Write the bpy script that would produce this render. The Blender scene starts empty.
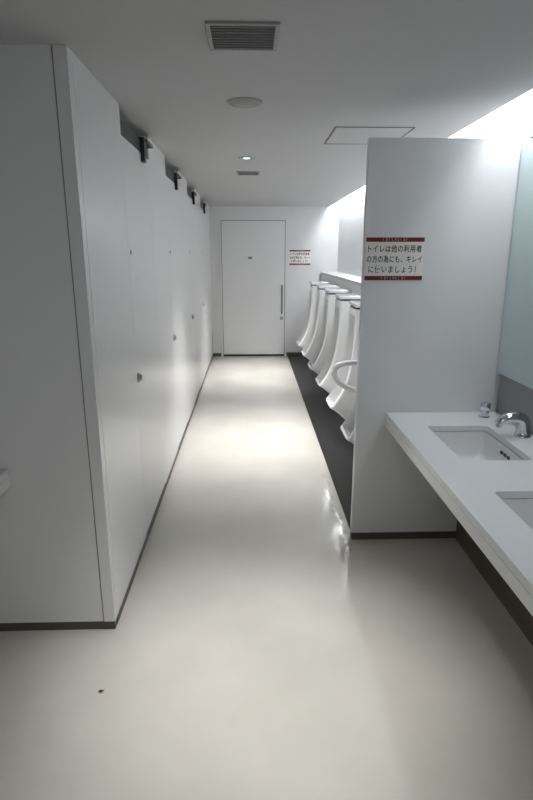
import bpy, bmesh, math, random
from mathutils import Vector, Matrix
random.seed(4)
S=bpy.context.scene
C=S.collection
try:
    S.view_settings.view_transform='Standard'
except Exception as e: print(e)

# ---------------- materials ----------------
def mat(name,col,rough=.5,metal=0,noise=.0,nscale=3,bump=0,emis=None,estr=0,coat=0,spec=.5,col2=None):
    m=bpy.data.materials.new(name); m.use_nodes=True
    nt=m.node_tree; b=nt.nodes['Principled BSDF']
    b.inputs['Base Color'].default_value=(*col,1)
    b.inputs['Roughness'].default_value=rough
    b.inputs['Metallic'].default_value=metal
    b.inputs['Specular IOR Level'].default_value=spec
    b.inputs['Coat Weight'].default_value=coat
    tc=nt.nodes.new('ShaderNodeTexCoord')
    n=nt.nodes.new('ShaderNodeTexNoise'); n.inputs['Scale'].default_value=nscale; n.inputs['Detail'].default_value=5
    nt.links.new(tc.outputs['Object'],n.inputs['Vector'])
    r=nt.nodes.new('ShaderNodeValToRGB')
    c2=col2 if col2 else tuple(c*(1-noise) for c in col)
    r.color_ramp.elements[0].color=(*c2,1); r.color_ramp.elements[1].color=(*col,1)
    r.color_ramp.elements[0].position=.3; r.color_ramp.elements[1].position=.7
    nt.links.new(n.outputs['Fac'],r.inputs['Fac'])
    nt.links.new(r.outputs['Color'],b.inputs['Base Color'])
    if bump:
        bp=nt.nodes.new('ShaderNodeBump'); bp.inputs['Strength'].default_value=bump; bp.inputs['Distance'].default_value=.01
        nt.links.new(n.outputs['Fac'],bp.inputs['Height']); nt.links.new(bp.outputs['Normal'],b.inputs['Normal'])
    if emis:
        b.inputs['Emission Color'].default_value=(*emis,1); b.inputs['Emission Strength'].default_value=estr
    return m
M_wall=mat('wall_paint',(.80,.80,.81),.55,noise=.03)
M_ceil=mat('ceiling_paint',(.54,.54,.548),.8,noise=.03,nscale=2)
M_part=mat('laminate_white',(.84,.84,.845),.24,noise=.02,nscale=1.5)
M_screen=mat('screen_white',(.80,.81,.82),.4,noise=.02)
M_floor=mat('floor_vinyl',(.66,.63,.57),.13,noise=.10,nscale=2.2,bump=.03,col2=(.57,.545,.49),spec=.65)
M_dark=mat('dark_stone',(.016,.015,.016),.45,noise=.4,nscale=60)
M_base=mat('baseboard_grey',(.10,.095,.08),.5,noise=.1)
M_black=mat('black_gap',(.012,.012,.013),.6)
M_over=mat('overflow_dark',(.05,.05,.05),.5)
M_gap=mat('shadow_gap',(.10,.10,.10),.6)
M_dmetal=mat('dark_metal',(.04,.04,.045),.4,metal=.5)
M_steel=mat('brushed_steel',(.45,.45,.46),.35,metal=1,noise=.1,nscale=20)
M_handle=mat('handle_steel',(.22,.22,.23),.35,metal=.8)
M_chrome=mat('chrome',(.68,.70,.73),.10,metal=1)
M_porc=mat('porcelain',(.87,.87,.875),.12,noise=.01,coat=.5)
M_count=mat('counter_solid',(.86,.87,.88),.18,noise=.02,nscale=30)
M_mirror=mat('mirror_glass',(.68,.79,.80),.02,metal=1)
M_splash=mat('splash_grey',(.34,.34,.35),.4,noise=.05)
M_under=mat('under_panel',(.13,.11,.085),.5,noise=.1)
M_plast=mat('plastic_white',(.62,.62,.62),.45)
M_vent=mat('vent_grey',(.36,.36,.365),.5)
M_slat=mat('slat_grey',(.22,.22,.225),.5)
M_paper=mat('sign_white',(.90,.88,.85),.6)
M_red=mat('sign_red',(.15,.010,.016),.6)
M_ink=mat('sign_ink',(.006,.005,.005),.7)
M_seam=mat('seam_grey',(.16,.16,.16),.6)
M_water=mat('water_film',(.95,.95,.94),.10,metal=.5,coat=1)
M_leaf=mat('debris_brown',(.08,.05,.02),.7)
M_lamp=mat('lamp_glow',(1,1,1),.5,emis=(.60,.74,1),estr=1.6)
M_tube=mat('tube_glow',(1,1,1),.5,emis=(.90,.97,1),estr=9)

# ---------------- helpers ----------------
def link(o): C.objects.link(o); return o
def bm_box(bm,x0,x1,y0,y1,z0,z1):
    vs=[bm.verts.new(p) for p in [(x0,y0,z0),(x1,y0,z0),(x1,y1,z0),(x0,y1,z0),(x0,y0,z1),(x1,y0,z1),(x1,y1,z1),(x0,y1,z1)]]
    for f in [(0,3,2,1),(4,5,6,7),(0,1,5,4),(1,2,6,5),(2,3,7,6),(3,0,4,7)]:
        bm.faces.new([vs[i] for i in f])
def finish(name,bm,m,parent=None,loc=(0,0,0),smooth=False,bevel=0,seg=2):
    bmesh.ops.recalc_face_normals(bm,faces=bm.faces)
    me=bpy.data.meshes.new(name); bm.to_mesh(me); bm.free()
    me.materials.append(m)
    if smooth:
        for p in me.polygons: p.use_smooth=True
    o=link(bpy.data.objects.new(name,me)); o.location=loc
    if parent: o.parent=parent
    if bevel:
        b=o.modifiers.new('bevel','BEVEL'); b.width=bevel; b.segments=seg; b.limit_method='ANGLE'
    return o
def box(name,x0,x1,y0,y1,z0,z1,m,parent=None,bevel=0):
    """local coordinates if parent, else world with base-centre origin"""
    if parent: ox=oy=oz=0
    else: ox,oy,oz=(x0+x1)/2,(y0+y1)/2,z0
    bm=bmesh.new(); bm_box(bm,x0-ox,x1-ox,y0-oy,y1-oy,z0-oz,z1-oz)
    return finish(name,bm,m,parent,(ox,oy,oz),bevel=bevel)
def boxes(name,lst,m,parent=None,bevel=0):
    bm=bmesh.new()
    for l in lst: bm_box(bm,*l)
    return finish(name,bm,m,parent,bevel=bevel)
def struct(o): o['kind']='structure'; return o
def thing(name,loc,label,cat,group=None):
    e=link(bpy.data.objects.new(name,None)); e.location=loc; e.empty_display_size=.05
    e['label']=label; e['category']=cat
    if group: e['group']=group
    return e
def tag(o,label,cat,group=None):
    o['label']=label; o['category']=cat
    if group: o['group']=group
    return o
def lathe(name,prof,m,parent=None,loc=(0,0,0),n=32,axis='Z',smooth=True):
    bm=bmesh.new(); rings=[]
    for r,z in prof:
        r=max(r,.0004)
        rings.append([bm.verts.new((r*math.cos(2*math.pi*i/n),r*math.sin(2*math.pi*i/n),z)) for i in range(n)])
    for a,b in zip(rings,rings[1:]):
        for i in range(n): bm.faces.new([a[i],a[(i+1)%n],b[(i+1)%n],b[i]])
    bm.faces.new(rings[0][::-1]); bm.faces.new(rings[-1])
    if axis=='X': bmesh.ops.rotate(bm,verts=bm.verts,matrix=Matrix.Rotation(math.pi/2,3,'Y'))
    if axis=='Y': bmesh.ops.rotate(bm,verts=bm.verts,matrix=Matrix.Rotation(math.pi/2,3,'X'))
    o=finish(name,bm,m,parent,loc,smooth=smooth)
    o.data.set_sharp_from_angle(angle=math.radians(45))
    return o
def to_mesh_obj(tmp,name,m,parent,loc=(0,0,0),smooth=True):
    link(tmp); bpy.context.view_layer.update()
    dg=bpy.context.evaluated_depsgraph_get()
    me=bpy.data.meshes.new_from_object(tmp.evaluated_get(dg)); me.name=name
    bpy.data.objects.remove(tmp)
    me.materials.clear(); me.materials.append(m)
    for p in me.polygons: p.use_smooth=smooth
    o=link(bpy.data.objects.new(name,me)); o.location=loc
    if parent: o.parent=parent
    return o
def tube(name,pts,r,m,parent=None,radii=None,cyc=False):
    cu=bpy.data.curves.new('t','CURVE'); cu.dimensions='3D'; cu.bevel_depth=r; cu.bevel_resolution=6; cu.resolution_u=10; cu.use_fill_caps=True
    sp=cu.splines.new('NURBS'); sp.points.add(len(pts)-1)
    for i,p in enumerate(pts):
        sp.points[i].co=(*p,1)
        if radii: sp.points[i].radius=radii[i]
    sp.order_u=3; sp.use_endpoint_u=True
    return to_mesh_obj(bpy.data.objects.new('t',cu),name,m,parent)
def text(name,body,cx,cz,w,h,y,m,parent,off=.012):
    cu=bpy.data.curves.new('t','FONT'); cu.body=body; cu.size=1; cu.align_x='LEFT'; cu.resolution_u=6; cu.offset=off; cu.space_character=1.15
    o=to_mesh_obj(bpy.data.objects.new('t',cu),name,m,parent,smooth=False)
    vs=[v.co for v in o.data.vertices]
    if not vs: print('EMPTY TEXT'); return o
    x0=min(v.x for v in vs);x1=max(v.x for v in vs);y0=min(v.y for v in vs);y1=max(v.y for v in vs)
    for v in o.data.vertices:
        c=v.co
        v.co=((c.x-(x0+x1)/2)/(x1-x0)*w+cx, y, (c.y-(y0+y1)/2)/(y1-y0)*h+cz)
    return o

CZ=2.26; FY=8.57; LX=-2.0; BY=-1.6; RX=1.34; PX=-.60; SY=2.80; TX=.585; SX=.568
# ---------------- shell ----------------
f=struct(box('floor',LX-.1,RX+.1,BY-.1,FY+.1,-.1,0,M_floor))
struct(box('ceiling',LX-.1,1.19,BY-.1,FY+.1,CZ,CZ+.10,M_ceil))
struct(box('trim_1',1.15,1.19,BY,FY,CZ+.10,CZ+.30,M_wall))
struct(box('trim_2',1.15,RX+.1,BY-.1,FY+.1,CZ+.30,CZ+.36,M_wall))
struct(box('wall_right',RX,RX+.1,BY-.1,FY+.1,0,CZ+.30,M_wall))
struct(box('wall_left',LX-.1,LX,BY-.1,FY+.1,0,CZ,M_wall))
struct(box('wall_near',LX,RX,BY-.1,BY,0,CZ+.3,M_wall))
struct(box('wall_far',LX,RX,FY,FY+.1,0,CZ+.3,M_wall))
struct(box('wall_ledge',1.10,RX,SY+.04,FY,0,1.28,M_wall))
struct(box('trim_3',1.08,RX,SY+.04,FY,1.28,1.31,M_plast))
struct(box('trim_4',TX,1.10,SY+.04,FY,0,.006,M_dark))
struct(box('baseboard_far',PX,-.46,FY-.012,FY,0,.05,M_base))
struct(box('baseboard_back',.56,1.10,FY-.012,FY,.006,.056,M_base))
struct(box('wall_stall_end',LX,PX-.052,2.06,2.10,.045,CZ,M_part))
struct(box('baseboard_stall_end',LX,PX-.004,2.066,2.10,0,.045,M_base))
tag(box('corner_post',PX-.048,PX,2.056,2.106,.045,CZ,M_part,bevel=.002),'white laminate corner post of the toilet stalls','partition post')
struct(box('trim_6',PX-.052,PX-.047,2.066,2.10,.045,CZ,M_seam))

# ---------------- stall panels & doors ----------------
doors=[(2.80,3.53),(4.20,4.93),(5.60,6.33),(7.00,7.73)]
edges=[2.109]+[v for d in doors for v in d]+[FY]
pan=[(edges[i],edges[i+1]) for i in range(0,len(edges),2)]
for i,(a,b) in enumerate(pan):
    o=box('partition_panel',PX-.04,PX,a+.0005,b-.0005,.045,CZ,M_part,bevel=.001)
    tag(o,'tall white laminate panel between toilet stall doors' if i else 'wide white laminate end panel of the toilet stalls','partition panel','toilet stall panels')
struct(box('baseboard_stall',PX-.035,PX-.002,2.101,FY,0,.044,M_base))
DT=2.13
def make_door(y0,y1):
    w=y1-y0
    e=thing('stall_door',(PX,y0,0),'white laminate toilet stall door with small metal lock','door','toilet stall doors')
    box('door_leaf',-.036,0,.001,w-.001,.055,DT,M_part,e,bevel=.001)
    l=lathe('lock',[(.027,0),(.027,.006),(.022,.009),(.018,.010),(.016,.020),(.013,.022),(.0,.022)],M_steel,e,(-.001,.05,.955),n=24,axis='X')
    l['label']='brushed steel round door lock'
    lathe('status_marker',[(.012,0),(.012,.003),(.0,.003)],M_seam,e,(-.001,.06,1.60),n=20,axis='X')
    box('door_closer',-.038,-.002,.002,.48,DT+.001,DT+.070,M_dmetal,e,bevel=.003)
    box('hinge_bracket',-.04,.022,w-.25,w-.20,DT-.045,DT+.080,M_dmetal,e,bevel=.002)
    box('hinge_plate',-.04,.030,w-.1995,w-.004,DT+.062,DT+.080,M_dmetal,e,bevel=.002)
    return e
first=make_door(*doors[0])
for a,b in doors[1:]:
    e=first.copy(); e.location=(PX,a,0); C.objects.link(e)
    for ch in list(first.children):
        c=ch.copy(); c.parent=e; C.objects.link(c)
for y in (3.86,5.26,6.66):
    tag(box('stall_divider',LX,PX-.041,y-.015,y+.015,0,2.10,M_part),'white laminate divider between toilet stalls','partition panel','stall dividers')

# ---------------- far door ----------------
e=thing('door_1',(0,FY,0),'plain white door with long vertical pull handle','door'); e['kind']='structure'
boxes('door_frame',[(-.465,-.435,-.02,0,0,2.09),(.535,.565,-.02,0,0,2.09),(-.435,.535,-.02,0,2.06,2.09)],M_part,e,bevel=.002)
box('door_leaf',-.428,.528,-.012,-.0005,.03,2.053,M_part,e,bevel=.002)
box('door_gap',-.435,.535,-.006,-.0002,.03,2.06,M_gap,e)
box('door_threshold',-.435,.535,-.006,-.0002,.0,.0295,M_black,e)
h=tube('door_handle',[(.485,-.012,1.10),(.485,-.055,1.10),(.485,-.055,1.08),(.485,-.055,.70),(.485,-.055,.68),(.485,-.012,.68)],.013,M_handle,e)
lathe('door_lock',[(.028,0),(.028,.008),(.015,.012),(.0,.012)],M_steel,e,(.485,-.012,.60),n=24,axis='Y')
box('door_plate',-.03,.03,-.014,-.012,1.50,1.53,M_seam,e)

# ---------------- screen ----------------
e=thing('privacy_screen',((SX+RX)/2,SY+.02,0),'pale white laminate privacy screen with dark base strip','partition screen')
hw=(RX-SX)/2
box('screen_panel',-hw,hw-.001,-.02,.02,.045,2.125,M_screen,e,bevel=.002)
box('screen_base',-hw+.003,hw-.001,-.017,.017,0,.045,M_base,e)

# ---------------- signs ----------------
def sign(x0,x1,z0,z1,y,lines,label,off,hh):
    e=thing('wall_sign',((x0+x1)/2,y,(z0+z1)/2),label,'sign')
    w=x1-x0;h=z1-z0; bh=h*.10
    box('sign_board',-w/2,w/2,-.004,0,-h/2,h/2,M_paper,e)
    for s in (1,-1):
        zc=s*(h/2-bh/2)
        box('red_band',-w/2,w/2,-.005,-.0041,zc-bh/2,zc+bh/2,M_red,e)
        lst=[]
        for k in range(9):
            xc=(k-4)*w*.05; a=w*.010; t=bh*.26; q=w*.0035
            lst.append((xc-a,xc-a+q,-.0056,-.0051,zc-t,zc+t))
            if k%2: lst.append((xc-a+q,xc+a,-.0056,-.0051,zc-t,zc-t+q))
            if k%3: lst.append((xc-a+q,xc+a,-.0056,-.0051,zc+t-q,zc+t))
            if k%3==1: lst.append((xc+a,xc+a+q,-.0056,-.0051,zc-t,zc+t))
        boxes('band_lettering',lst,M_paper,e)
    zs=[.24,0,-.24]
    for (s,frac,o_),z in zip(lines,zs):
        text('lettering',s,o_*w,z*h,w*frac,h*hh,-.0056,M_ink,e,off)
    return e
L=[('トイレは他の利用者',.92,.0),('の方の為にも、キレイ',.95,.0),('に使いましょう！',.82,-.03)]
sign(.576,.868,1.463,1.670,SY,L,'white notice with red bands and Japanese lettering on screen',.009,.175)
sign(.60,.92,1.41,1.63,FY,L,'white notice with red bands beside the far door',.03,.19)

# ---------------- ceiling fittings ----------------
def vent(x,y,s,label):
    e=thing('ceiling_vent',(x,y,CZ),label,'air vent','ceiling air vents')
    a=s/2;b=a-.014
    boxes('vent_frame',[(-a,a,-a,-b,-.008,0),(-a,a,b,a,-.008,0),(-a,-b,-b,b,-.008,0),(b,a,-b,b,-.008,0)],M_vent,e,bevel=.002)
    box('vent_recess',-b,b,-b,b,-.002,0,M_black,e)
    n=9; lst=[]
    for i in range(n):
        y0=-b+(i+.35)*2*b/n; lst.append((-b,b,y0,y0+.0055,-.008,-.002))
    boxes('vent_slats',lst,M_slat,e)
vent(-.017,1.965,.225,'square slatted air vent in the ceiling')
vent(-.01,5.06,.20,'small square slatted air vent in the ceiling')
e=thing('ceiling_speaker',(-.02,2.75,CZ),'round off-white ceiling speaker cover','speaker')
lathe('speaker_rim',[(.082,0),(.080,-.006),(.070,-.010),(.062,-.008),(.062,-.003),(.0,-.003)],M_vent,e)
lathe('speaker_grille',[(.061,-.004),(.055,-.010),(.0,-.012)],M_vent,e)
e=thing('downlight',(-.02,4.27,CZ),'small round recessed ceiling downlight, switched on','ceiling light')
lathe('downlight_rim',[(.062,0),(.060,-.006),(.045,-.006),(.042,-.002),(.0,-.002)],M_vent,e)
lathe('downlight_lens',[(.026,-.003),(.024,-.006),(.0,-.007)],M_lamp,e)
e=thing('access_hatch',(.69,3.48,CZ),'flush square access hatch in the ceiling','access hatch')
box('hatch_panel',-.21,.21,-.23,.23,-.003,0,M_ceil,e)
boxes('hatch_frame',[(-.22,.22,-.24,-.234,-.004,0),(-.22,.22,.234,.24,-.004,0),(-.22,-.214,-.234,.234,-.004,0),(.214,.22,-.234,.234,-.004,0)],M_seam,e)
for i in range(3,7):
    y0=-1.4+i*1.4-.2
    o=box('cove_tube',1.205,1.235,y0,y0+1.3,CZ+.16,CZ+.19,M_tube,bevel=.008)
    tag(o,'long fluorescent tube hidden in the ceiling cove','lamp','cove tubes')

# ---------------- counter, sinks ----------------
CX0=.725; CT=.765
sinks=[(2.09,2.56),(1.32,1.79),(.55,1.02)]
SX0,SX1=.875,1.175
def rrect(x0,x1,y0,y1,r,n=5):
    pts=[]
    for cx,cy,a0 in ((x1-r,y1-r,0),(x0+r,y1-r,90),(x0+r,y0+r,180),(x1-r,y0+r,270)):
        for i in range(n+1):
            a=math.radians(a0+90*i/n); pts.append((cx+r*math.cos(a),cy+r*math.sin(a)))
    return pts
def loft(bm,secs,cap0=True,cap1=True):
    rings=[[bm.verts.new(p) for p in s] for s in secs]
    n=len(rings[0])
    for a,b in zip(rings,rings[1:]):
        for i in range(n): bm.faces.new([a[i],a[(i+1)%n],b[(i+1)%n],b[i]])
    if cap0: bm.faces.new(rings[0][::-1])
    if cap1: bm.faces.new(rings[-1])
    return rings
def bool_cut(o,cut):
    bpy.context.view_layer.update()
    m=o.modifiers.new('b','BOOLEAN'); m.operation='DIFFERENCE'; m.object=cut; m.solver='EXACT'
    dg=bpy.context.evaluated_depsgraph_get()
    me=bpy.data.meshes.new_from_object(o.evaluated_get(dg))
    o.modifiers.clear(); o.data=me
    bpy.data.objects.remove(cut)
e=thing('sink_counter',(0,0,CT),'long white solid-surface washbasin counter along the wall','counter')
Ys0=-.9
top=box('worktop',CX0,RX-.001,Ys0,SY-.001,-.03,0,M_count,e)
for a,b in sinks:
    bm=bmesh.new(); loft(bm,[[(x,y,z) for x,y in rrect(SX0,SX1,a,b,.02)] for z in (CT-.1,CT+.1)])
    cut=finish('cut',bm,M_count); bool_cut(top,cut)
bv=top.modifiers.new('bevel','BEVEL'); bv.width=.003; bv.limit_method='ANGLE'; bv.segments=2
box('front_apron',CX0,CX0+.022,Ys0,SY-.001,-.078,-.0305,M_count,e,bevel=.002)
struct(box('trim_7',RX-.012,RX-.001,Ys0,SY-.001,CT+.001,CT+.215,M_splash))
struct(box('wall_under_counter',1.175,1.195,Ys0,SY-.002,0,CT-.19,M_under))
for k,(a,b) in enumerate(sinks):
    yc=(a+b)/2; xc=(SX0+SX1)/2
    e=thing('sink',(xc,yc,CT-.031),'rectangular white undermount washbasin in the counter','sink','washbasins')
    w=(SX1-SX0)/2; l=(b-a)/2
    bm=bmesh.new(); secs=[]
    for ins,z,r in ((.12,-.152,.02),(.02,-.15,.04),(-.012,-.10,.03),(-.018,-.001,.03),(.002,-.001,.02),(.005,-.05,.02),(.010,-.112,.025),(.022,-.130,.03),(.07,-.138,.04),(.13,-.141,.02)):
        secs.append([(x,y,z) for x,y in rrect(-w+ins,w-ins,-l+ins,l-ins,r)])
    loft(bm,secs,True,True)
    o=finish('basin',bm,M_porc,e,smooth=True)
    o.data.set_sharp_from_angle(angle=math.radians(50))
    lathe('drain',[(.026,0),(.026,.004),(.018,.003),(.016,.006),(.0,.007)],M_chrome,e,(0,0,-.141))
    for q in (-.034,0,.034):
        box('overflow',w-.010,w-.0035,q-.010,q+.010,-.046,-.032,M_over,e,bevel=.001)

def faucet(y):
    e=thing('faucet',(1.272,y,CT),'curved chrome basin faucet on the counter','faucet','faucets')
    lathe('faucet_base',[(.037,0),(.037,.006),(.033,.010),(.030,.03)],M_chrome,e)
    tube('spout',[(0,0,.0),(.002,0,.04),(-.004,0,.078),(-.035,0,.092),(-.075,0,.090),(-.108,0,.076),(-.120,0,.056)],.027,M_chrome,e,radii=[1.2,1.2,1.15,1.1,1.0,.9,.75])
    lathe('aerator',[(.011,0),(.014,.008),(.011,.014)],M_steel,e,(-.119,0,.046))
    return e
faucet(2.39)
faucet(1.60)
e=thing('soap_dispenser',(1.222,2.70,CT),'small chrome push-top soap dispenser on the counter','soap dispenser')
lathe('dispenser_base',[(.027,0),(.027,.004),(.021,.008),(.020,.040),(.0,.040)],M_chrome,e)
lathe('dispenser_knob',[(.023,.0401),(.026,.044),(.026,.074),(.023,.078),(.0,.079)],M_chrome,e)

e=thing('wall_mirror',(RX,SY,.98),'long frameless tinted mirror above the washbasin counter','mirror')
box('mirror_glass',-.036,-.030,-3.6,-.006,.005,1.135,M_mirror,e)
box('mirror_backing',-.030,-.001,-3.6,-.008,.008,1.13,M_seam,e)

e=thing('side_counter',(-1.3,1.8,.70),'white counter end beside the stall wall','counter')
box('worktop',-.70,.328,-.25,.258,.03,.065,M_count,e,bevel=.004)
box('front_apron',-.70,.324,-.25,-.228,-.01,.0295,M_count,e)
box('side_apron',.303,.327,-.227,.258,-.01,.0295,M_count,e)

# ---------------- urinals ----------------
def sec(xf,xb,hw,z,p=.45,n=10,rm=.10):
    """squarish front section: from back-left around the front to back-right"""
    pts=[(xb,hw,z)]
    L=xb-xf; r=min(rm,L*.75)
    for i in range(2*n+1):
        a=math.pi*i/(2*n)
        c,s=math.cos(a),math.sin(a)
        yy=hw*(abs(c)**p)*(1 if c>=0 else -1); xx=xf+r-r*(abs(s)**p)
        pts.append((xx,yy,z))
    pts.append((xb,-hw,z))
    return pts
UX=1.10
def make_urinal(y):
    e=thing('urinal',(UX,y,.006),'tall white porcelain floor-length wall urinal with flared lip','urinal','row of urinals')
    o=lambda x:x-UX
    prof=[(.0,.91,.14,.3),(.08,.888,.145,.3),(.16,.845,.15,.3),(.23,.782,.156,.3),(.28,.726,.159,.32),(.308,.688,.16,.33),(.324,.662,.161,.33),(.336,.658,.161,.33),(.346,.664,.161,.33),(.38,.692,.161,.28),(.43,.727,.161,.24),(.50,.764,.161,.20),(.58,.791,.161,.18),(.70,.815,.161,.17),(.86,.832,.161,.16),(1.05,.842,.161,.16),(1.15,.844,.161,.16)]
    bm=bmesh.new(); loft(bm,[sec(o(x),o(UX)-.001,w,z,p) for z,x,w,p in prof])
    body=finish('bowl',bm,M_porc,e,smooth=True)
    bm=bmesh.new()
    cav=[(.17,.92,1.0,.06),(.20,.87,1.02,.10),(.26,.78,1.03,.122),(.31,.707,1.035,.136),(.330,.680,1.04,.140),(.3405,.677,1.045,.141),(.341,.50,1.045,.141),(.6,.50,1.05,.142),(.95,.50,1.05,.142),(1.05,.50,1.03,.138),(1.09,.50,.96,.125)]
    loft(bm,[[(px,py+y,pz+.006) for px,py,pz in sec(x,xb,w,z,.33)] for z,x,xb,w in cav])
    cut=finish('cut',bm,M_porc)
    bool_cut(body,cut)
    for p in body.data.polygons: p.use_smooth=True
    body.data.set_sharp_from_angle(angle=math.radians(40))
    bm=bmesh.new(); loft(bm,[sec(o(.850),o(UX)-.001,.155,1.1505,.18),sec(o(.850),o(UX)-.001,.155,1.165,.18)])
    finish('sensor_strip',bm,M_black,e)
    cp=.14
    bm=bmesh.new(); loft(bm,[sec(o(.842),o(UX)-.001,.161,1.1655,cp),sec(o(.840),o(UX)-.001,.163,1.170,cp),sec(o(.840),o(UX)-.001,.163,1.190,cp),sec(o(.845),o(UX)-.001,.160,1.196,cp)])
    finish('cap',bm,M_porc,e,smooth=False)
    lathe('drain',[(.03,0),(.03,.004),(.0,.005)],M_steel,e,(o(.96),0,.171))
    return e
u0=make_urinal(3.72)
for i in range(1,6):
    e=u0.copy(); e.location.y=3.72+.80*i; C.objects.link(e)
    for ch in list(u0.children):
        c=ch.copy(); c.parent=e; C.objects.link(c)
e=thing('grab_bar',(UX,3.95,.75),'white looped grab bar beside the urinal','grab bar')
tube('bar',[(-.005,0,.06),(-.30,0,.06),(-.41,0,.055),(-.475,0,.03),(-.485,0,-.025),(-.455,0,-.09),(-.39,0,-.13),(-.30,0,-.16),(-.005,0,-.17)],.021,M_porc,e)
lathe('wall_flange',[(.04,0),(.04,.008),(.025,.010)],M_porc,e,(-.011,0,.06),axis='X')
lathe('wall_flange',[(.04,0),(.04,.008),(.025,.010)],M_porc,e,(-.011,0,-.17),axis='X')

# ---------------- floor marks ----------------
bm=bmesh.new()
def ribbon(y0,y1,xf,wid):
    n=max(4,int((y1-y0)/.015)); L=[];R=[]
    for i in range(n+1):
        t=i/n; y=y0+(y1-y0)*t; x=xf(y)+random.uniform(-.003,.003)
        ww=wid*(math.sin(math.pi*min(max(t,.02),.98))**.5)*random.uniform(.5,1.5)
        L.append(bm.verts.new((x-ww,y,.0012))); R.append(bm.verts.new((x+ww,y,.0012)))
    for i in range(n): bm.faces.new([L[i],R[i],R[i+1],L[i+1]])
xf=lambda y:.530+.010*math.sin(y*9)+.009*math.sin(y*23+1)+.005*math.sin(y*61)
y=2.60
while y<3.75:
    l=random.uniform(.05,.13); ribbon(y,y+l,xf,random.uniform(.009,.016)); y+=l+random.uniform(.01,.025)
y=2.65
while y<3.4:
    l=random.uniform(.03,.07); dx=random.uniform(.018,.03); ribbon(y,y+l,lambda q:xf(q)+dx,.007); y+=l+random.uniform(.04,.10)
o=finish('water_spots',bm,M_water); tag(o,'wet glossy streaks on the floor beside the dark strip','water stain'); o['kind']='stuff'
bm=bmesh.new()
vs=[bm.verts.new(p) for p in [(-.012,0,.0),(-.004,.006,.004),(.006,.004,.001),(.014,.002,.005),(.004,-.006,.002),(-.005,-.004,.003)]]
bm.faces.new(vs)
o=finish('leaf_scrap',bm,M_leaf,loc=(-.575,1.71,.001)); tag(o,'tiny brown scrap of leaf on the floor','debris')

# ---------------- lights ----------------
def area(name,loc,rot,sx,sy,pw,col=(.93,.97,1)):
    l=bpy.data.lights.new(name,'AREA'); l.shape='RECTANGLE'; l.size=sx; l.size_y=sy; l.energy=pw; l.color=col
    o=link(bpy.data.objects.new(name,l)); o.location=loc; o.rotation_euler=rot; return o
area('cove_light',(1.275,5.2,CZ+.15),(0,0,0),.10,6.4,48)
area('cove_light',(1.275,1.2,CZ+.15),(0,0,0),.10,1.4,3)
area('stall_fill',(-1.3,5.2,CZ-.02),(0,0,0),.10,5.6,5,(1,1,1))  # dim fill added inside the stalls to lighten the gaps above the doors
area('near_fill',(-.1,-.7,CZ-.02),(0,0,0),1.0,.5,10,(.96,.985,1))  # broad fill added behind the camera to brighten end wall and screen
def spot(name,loc,pw,ang=110,blend=.8,col=(1,.998,.99),r=.05):
    l=bpy.data.lights.new(name,'SPOT'); l.energy=pw; l.spot_size=math.radians(ang); l.spot_blend=blend; l.color=col; l.shadow_soft_size=r
    o=link(bpy.data.objects.new(name,l)); o.location=loc; return o
spot('downlight_lamp',(0.10,4.55,CZ-.05),290,80,1,r=.30)
spot('downlight_lamp',(0.10,7.2,CZ-.05),270,76,1,r=.30)
spot('downlight_lamp',(0.02,1.75,CZ-.03),160,58,1,r=.15)
w=bpy.data.worlds.new('world'); S.world=w; w.use_nodes=True
w.node_tree.nodes['Background'].inputs[0].default_value=(.5,.52,.55,1); w.node_tree.nodes['Background'].inputs[1].default_value=.1

# ---------------- camera ----------------
cd=bpy.data.cameras.new('camera'); cam=link(bpy.data.objects.new('camera',cd))
cd.sensor_fit='VERTICAL'; cd.sensor_height=36; cd.sensor_width=24; cd.lens=24.5; cd.clip_start=.02
cam.location=(0,0,1.6); cam.rotation_euler=(math.radians(90-15.2),0,math.radians(-1.67))
S.camera=cam
